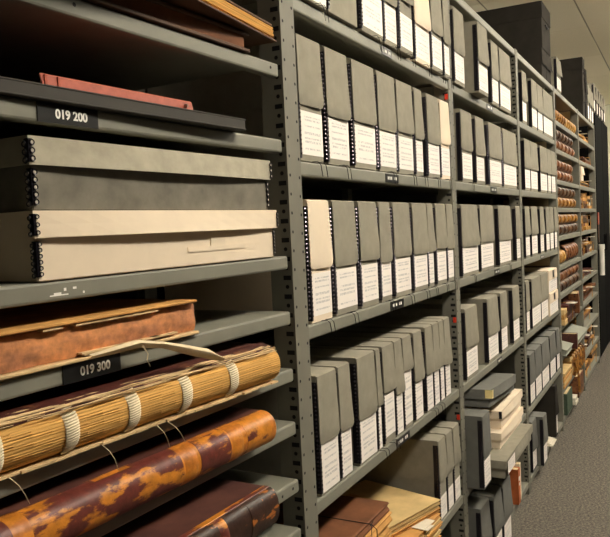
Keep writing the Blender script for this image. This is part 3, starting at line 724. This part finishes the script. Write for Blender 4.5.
# tenth shelf: rope-tied bundles
z = SH5[9]+.0008
bundle('pale paper bundle at the left end of the tenth shelf, fifth bay', XB, -.01, z, .34, .32, .10, ['kraft', 'manila', 'kraft'], 5, tie=False)
t = bundle('rope-bound tan bundle on the tenth shelf of the fifth bay', XB+.38, -.005, z, .60, .32, .13, ['leather_tan', 'manila', 'leather_ochre'], 5, tie=False)
for i in range(6):
    x = .05+.095*i; m = MB(); m.tube([(x, -.006, 0), (x+.01, -.012, .05), (x+.02, -.008, .115), (x+.03, .01, .138), (x+.04, .20, .138)], .011, 6); m.build('rope_turn', 'leather_ochre', t, smooth=True)
m = MB(); m.tube([(.02, -.01, .10), (.03, -.03, .04), (.05, -.035, -.05), (.045, -.035, -.11)], .008, 5); m.build('rope_end', 'leather_ochre', t, smooth=True)
# bottom shelf
z = SH5[10]+.0008
t = thing('upright_book', 'large reddish book standing on the bottom shelf, fifth bay', 'book', (XB+.56, -.02, z))
MB().box(0, .008, 0, .28, 0, .15).box(.27, .278, 0, .28, 0, .15).box(0, .278, 0, .008, 0, .15).build('cover', 'leather_rust', t, .003)
MB().box(.008, .27, .008, .275, .004, .145).build('text_block', 'page_pale', t)
t = thing('green_book', 'dark green book standing on the bottom shelf, fifth bay', 'book', (XB+.06, -.01, z))
MB().box(0, .006, 0, .28, 0, .14).box(.24, .246, 0, .28, 0, .14).box(0, .246, 0, .006, 0, .14).build('cover', 'green_cloth', t, .003)
MB().box(.006, .24, .006, .275, .004, .135).build('text_block', 'page_pale', t)
bundle('small white tagged slip bundle beside the dark green book', XB+.34, -.03, z, .12, .2, .05, ['white_paper'], 2, tie=False)

# ------------------------------------------------------------------ tagged bundles of the sixth bay
XC = 4*W+PW/2+.02; pal = [['leather_tan', 'kraft', 'leather_umber'], ['leather_rust', 'kraft_dark', 'leather_umber'], ['leather_ochre', 'leather_rust', 'kraft'], ['leather_burgundy', 'leather_umber', 'kraft'], ['kraft', 'white_paper', 'leather_umber']]
adjs = ['tan', 'rust', 'ochre', 'burgundy', 'pale']
lay = {0: [(0, .3, .05, 4), (.32, .34, .06, 0), (.70, .30, .07, 2)], 1: [(.05, .40, .05, 3), (.48, .46, .06, 1)], 2: [(0, .36, .03, 4), (.36, .60, .05, 0)],
       3: [(0, .28, .08, 1), (.3, .25, .12, 2), (.6, .2, .08, 3), (.82, .18, .11, 4)], 4: [(0, .25, .12, 2), (.27, .3, .14, 1), (.6, .36, .12, 0)],
       5: [(0, .2, .12, 3), (.22, .25, .09, 1), (.5, .22, .13, 3), (.76, .2, .08, 4)], 6: [(0, .2, .06, 4), (.25, .7, .03, 3)], 7: [(.0, .22, .10, 4), (.26, .7, .09, 1)],
       8: [(0, .3, .06, 2), (.34, .6, .10, 2)], 9: [(0, .2, .08, 1), (.22, .2, .12, 4), (.45, .25, .08, 3), (.72, .26, .12, 4)], 10: [(.0, .22, .10, 4), (.25, .3, .06, 4), (.58, .40, .13, 0)]}
for si, its in lay.items():
    for i, (a, w2, h, c) in enumerate(its):
        bundle('%s tagged bundle, %s from left on the %s shelf of the last bay' % (adjs[c], ORD[i], ORD[si]), XC+a+.010, .035-.03*random.random(), SH5[si]+.0008, w2-.022, .3, h, pal[c], 4, group='tagged bundles of the last bay', tie=True, tagw=.06 if random.random() < .6 else None, loose=True)
t = doc_box(XC, XC+.16, -.005, SH5[2]+.035, 'pale upright box on the third shelf of the last bay', kind='c', h=.11, d=.2, detail=0, labels=False)

# things at the end post of the run
xe = 5*W
t = thing('white_tube', 'white cardboard tube hanging at the end of the run', 'tube', (xe+.035, -.034, .80))
m = MB(); m.tube([(0, 0, 0), (0, 0, .235)], .022, 12); m.build('tube_body', 'pipe_white', t, smooth=True)
m = MB(); m.tube([(0, 0, .235), (0, 0, .28)], .026, 12); m.build('end_cap', 'pipe_white', t, smooth=True)
t = thing('hanging_tag', 'red and brown tag hanging on the end post above the tube', 'tag', (xe+.02, -.014, 1.10))
MB().box(0, .05, 0, .004, 0, .16).build('strap', 'leather_umber', t); MB().box(-.004, .056, -.002, .006, .16, .27).build('red_panel', 'red_leather', t, .002)

# ------------------------------------------------------------------ cartons on top of the shelving
def carton(label, x0, x1, y0, z, h, d=.40, kind='board_black', lid=.09):
    t = thing('storage_carton', label, 'carton', (x0, y0, z), 0, 'cartons on top of the shelving')
    w = x1-x0
    MB().box(.003, w-.003, .003, d-.003, 0, h-.003).build('body', kind, t, .002)
    m = MB().box(0, w, 0, d, h-.003, h).box(0, w, 0, .003, h-lid, h-.003).box(0, .003, .003, d-.003, h-lid, h-.003).box(w-.003, w, .003, d-.003, h-lid, h-.003).box(0, w, d-.003, d, h-lid, h-.003)
    m.build('lid', kind, t)
    m = MB(); m.tube([(w*.35, -.0005, h*.55), (w*.5, -.006, h*.52), (w*.65, -.0005, h*.55)], .004, 5); m.build('handle', 'metal_black', t)
    return t
zt = ZTOP+.001
doc_box(3.035, 3.185, .005, zt, 'left dark box under the big carton on top of the fourth bay', 'cartons on top of the shelving', kind='k', h=.163, detail=0, lab=(.1, .3), labels=False)
doc_box(3.195, 3.36, .005, zt, 'right dark box under the big carton on top of the fourth bay', 'cartons on top of the shelving', kind='k', h=.163, detail=0, labels=False)
carton('big dark carton topmost on the fourth bay', 3.06, 3.36, .0, zt+.1665, .262)
doc_box(3.55, 3.73, .0, zt, 'single pale-fronted box on top of the fifth bay, left end', 'cartons on top of the shelving', kind='g', h=.205, detail=1, flap=.5)
carton('dark carton, lower of the pair on top of the fifth bay', 4.94, 5.09, .0, zt, .203); carton('dark carton, upper of the pair on top of the fifth bay', 4.95, 5.09, .0, zt+.204, .262)
for i, (a, b, h) in enumerate(((5.12, 5.20, .40), (5.24, 5.36, .30), (5.40, 5.50, .29), (5.54, 5.66, .28))):
    doc_box(a, b, .0, zt, 'upright box, %s after the dark carton pair on the last bay top' % ORD[i], 'cartons on top of the shelving', kind='k' if i == 0 else 'g', h=h, detail=1, labels=i > 0, flap=.5)

# ------------------------------------------------------------------ black cabinet past the end of the run
t = thing('tall_cabinet', 'tall black steel cabinet past the last shelving bay', 'cabinet', (5.80, .0, 0))
CW, CH = 1.25, 2.29
MB().box(0, CW, .02, .45, 0, CH).build('body', 'dark_cabinet', t, .003)
for i in range(2):
    d = MB().box(.005+i*CW/2, CW/2-.005+i*CW/2, 0, .019, .05, CH-.02).build('door', 'dark_cabinet', t, .002)
    xx = CW/2-.06 if i == 0 else CW/2+.04
    MB().box(xx, xx+.02, -.02, 0, 1.0, 1.16).build('handle', 'dark_cabinet', d, .004)
for i in range(5):
    doc_box(5.84+i*.235, 5.84+i*.235+.12, .01, CH+.001, 'grey upright box, %s from left on top of the black cabinet' % ORD[i], 'boxes on the black cabinet', kind='g', h=.255, detail=1, lab=(.06, .4))
t = thing('low_cabinet', 'low black cabinet against the far wall at the aisle end', 'cabinet', (8.7, -2.0, 0))
MB().box(0, .5, 0, 2.4, 0, .72).build('body', 'dark_cabinet', t, .003); MB().box(-.02, .52, -.02, 2.42, .72, .75).build('top', 'dark_cabinet', t, .003)
for i in range(4): MB().box(-.018, 0, .02+.6*i, .58+.6*i, .05, .70).build('door', 'dark_cabinet', t, .002)
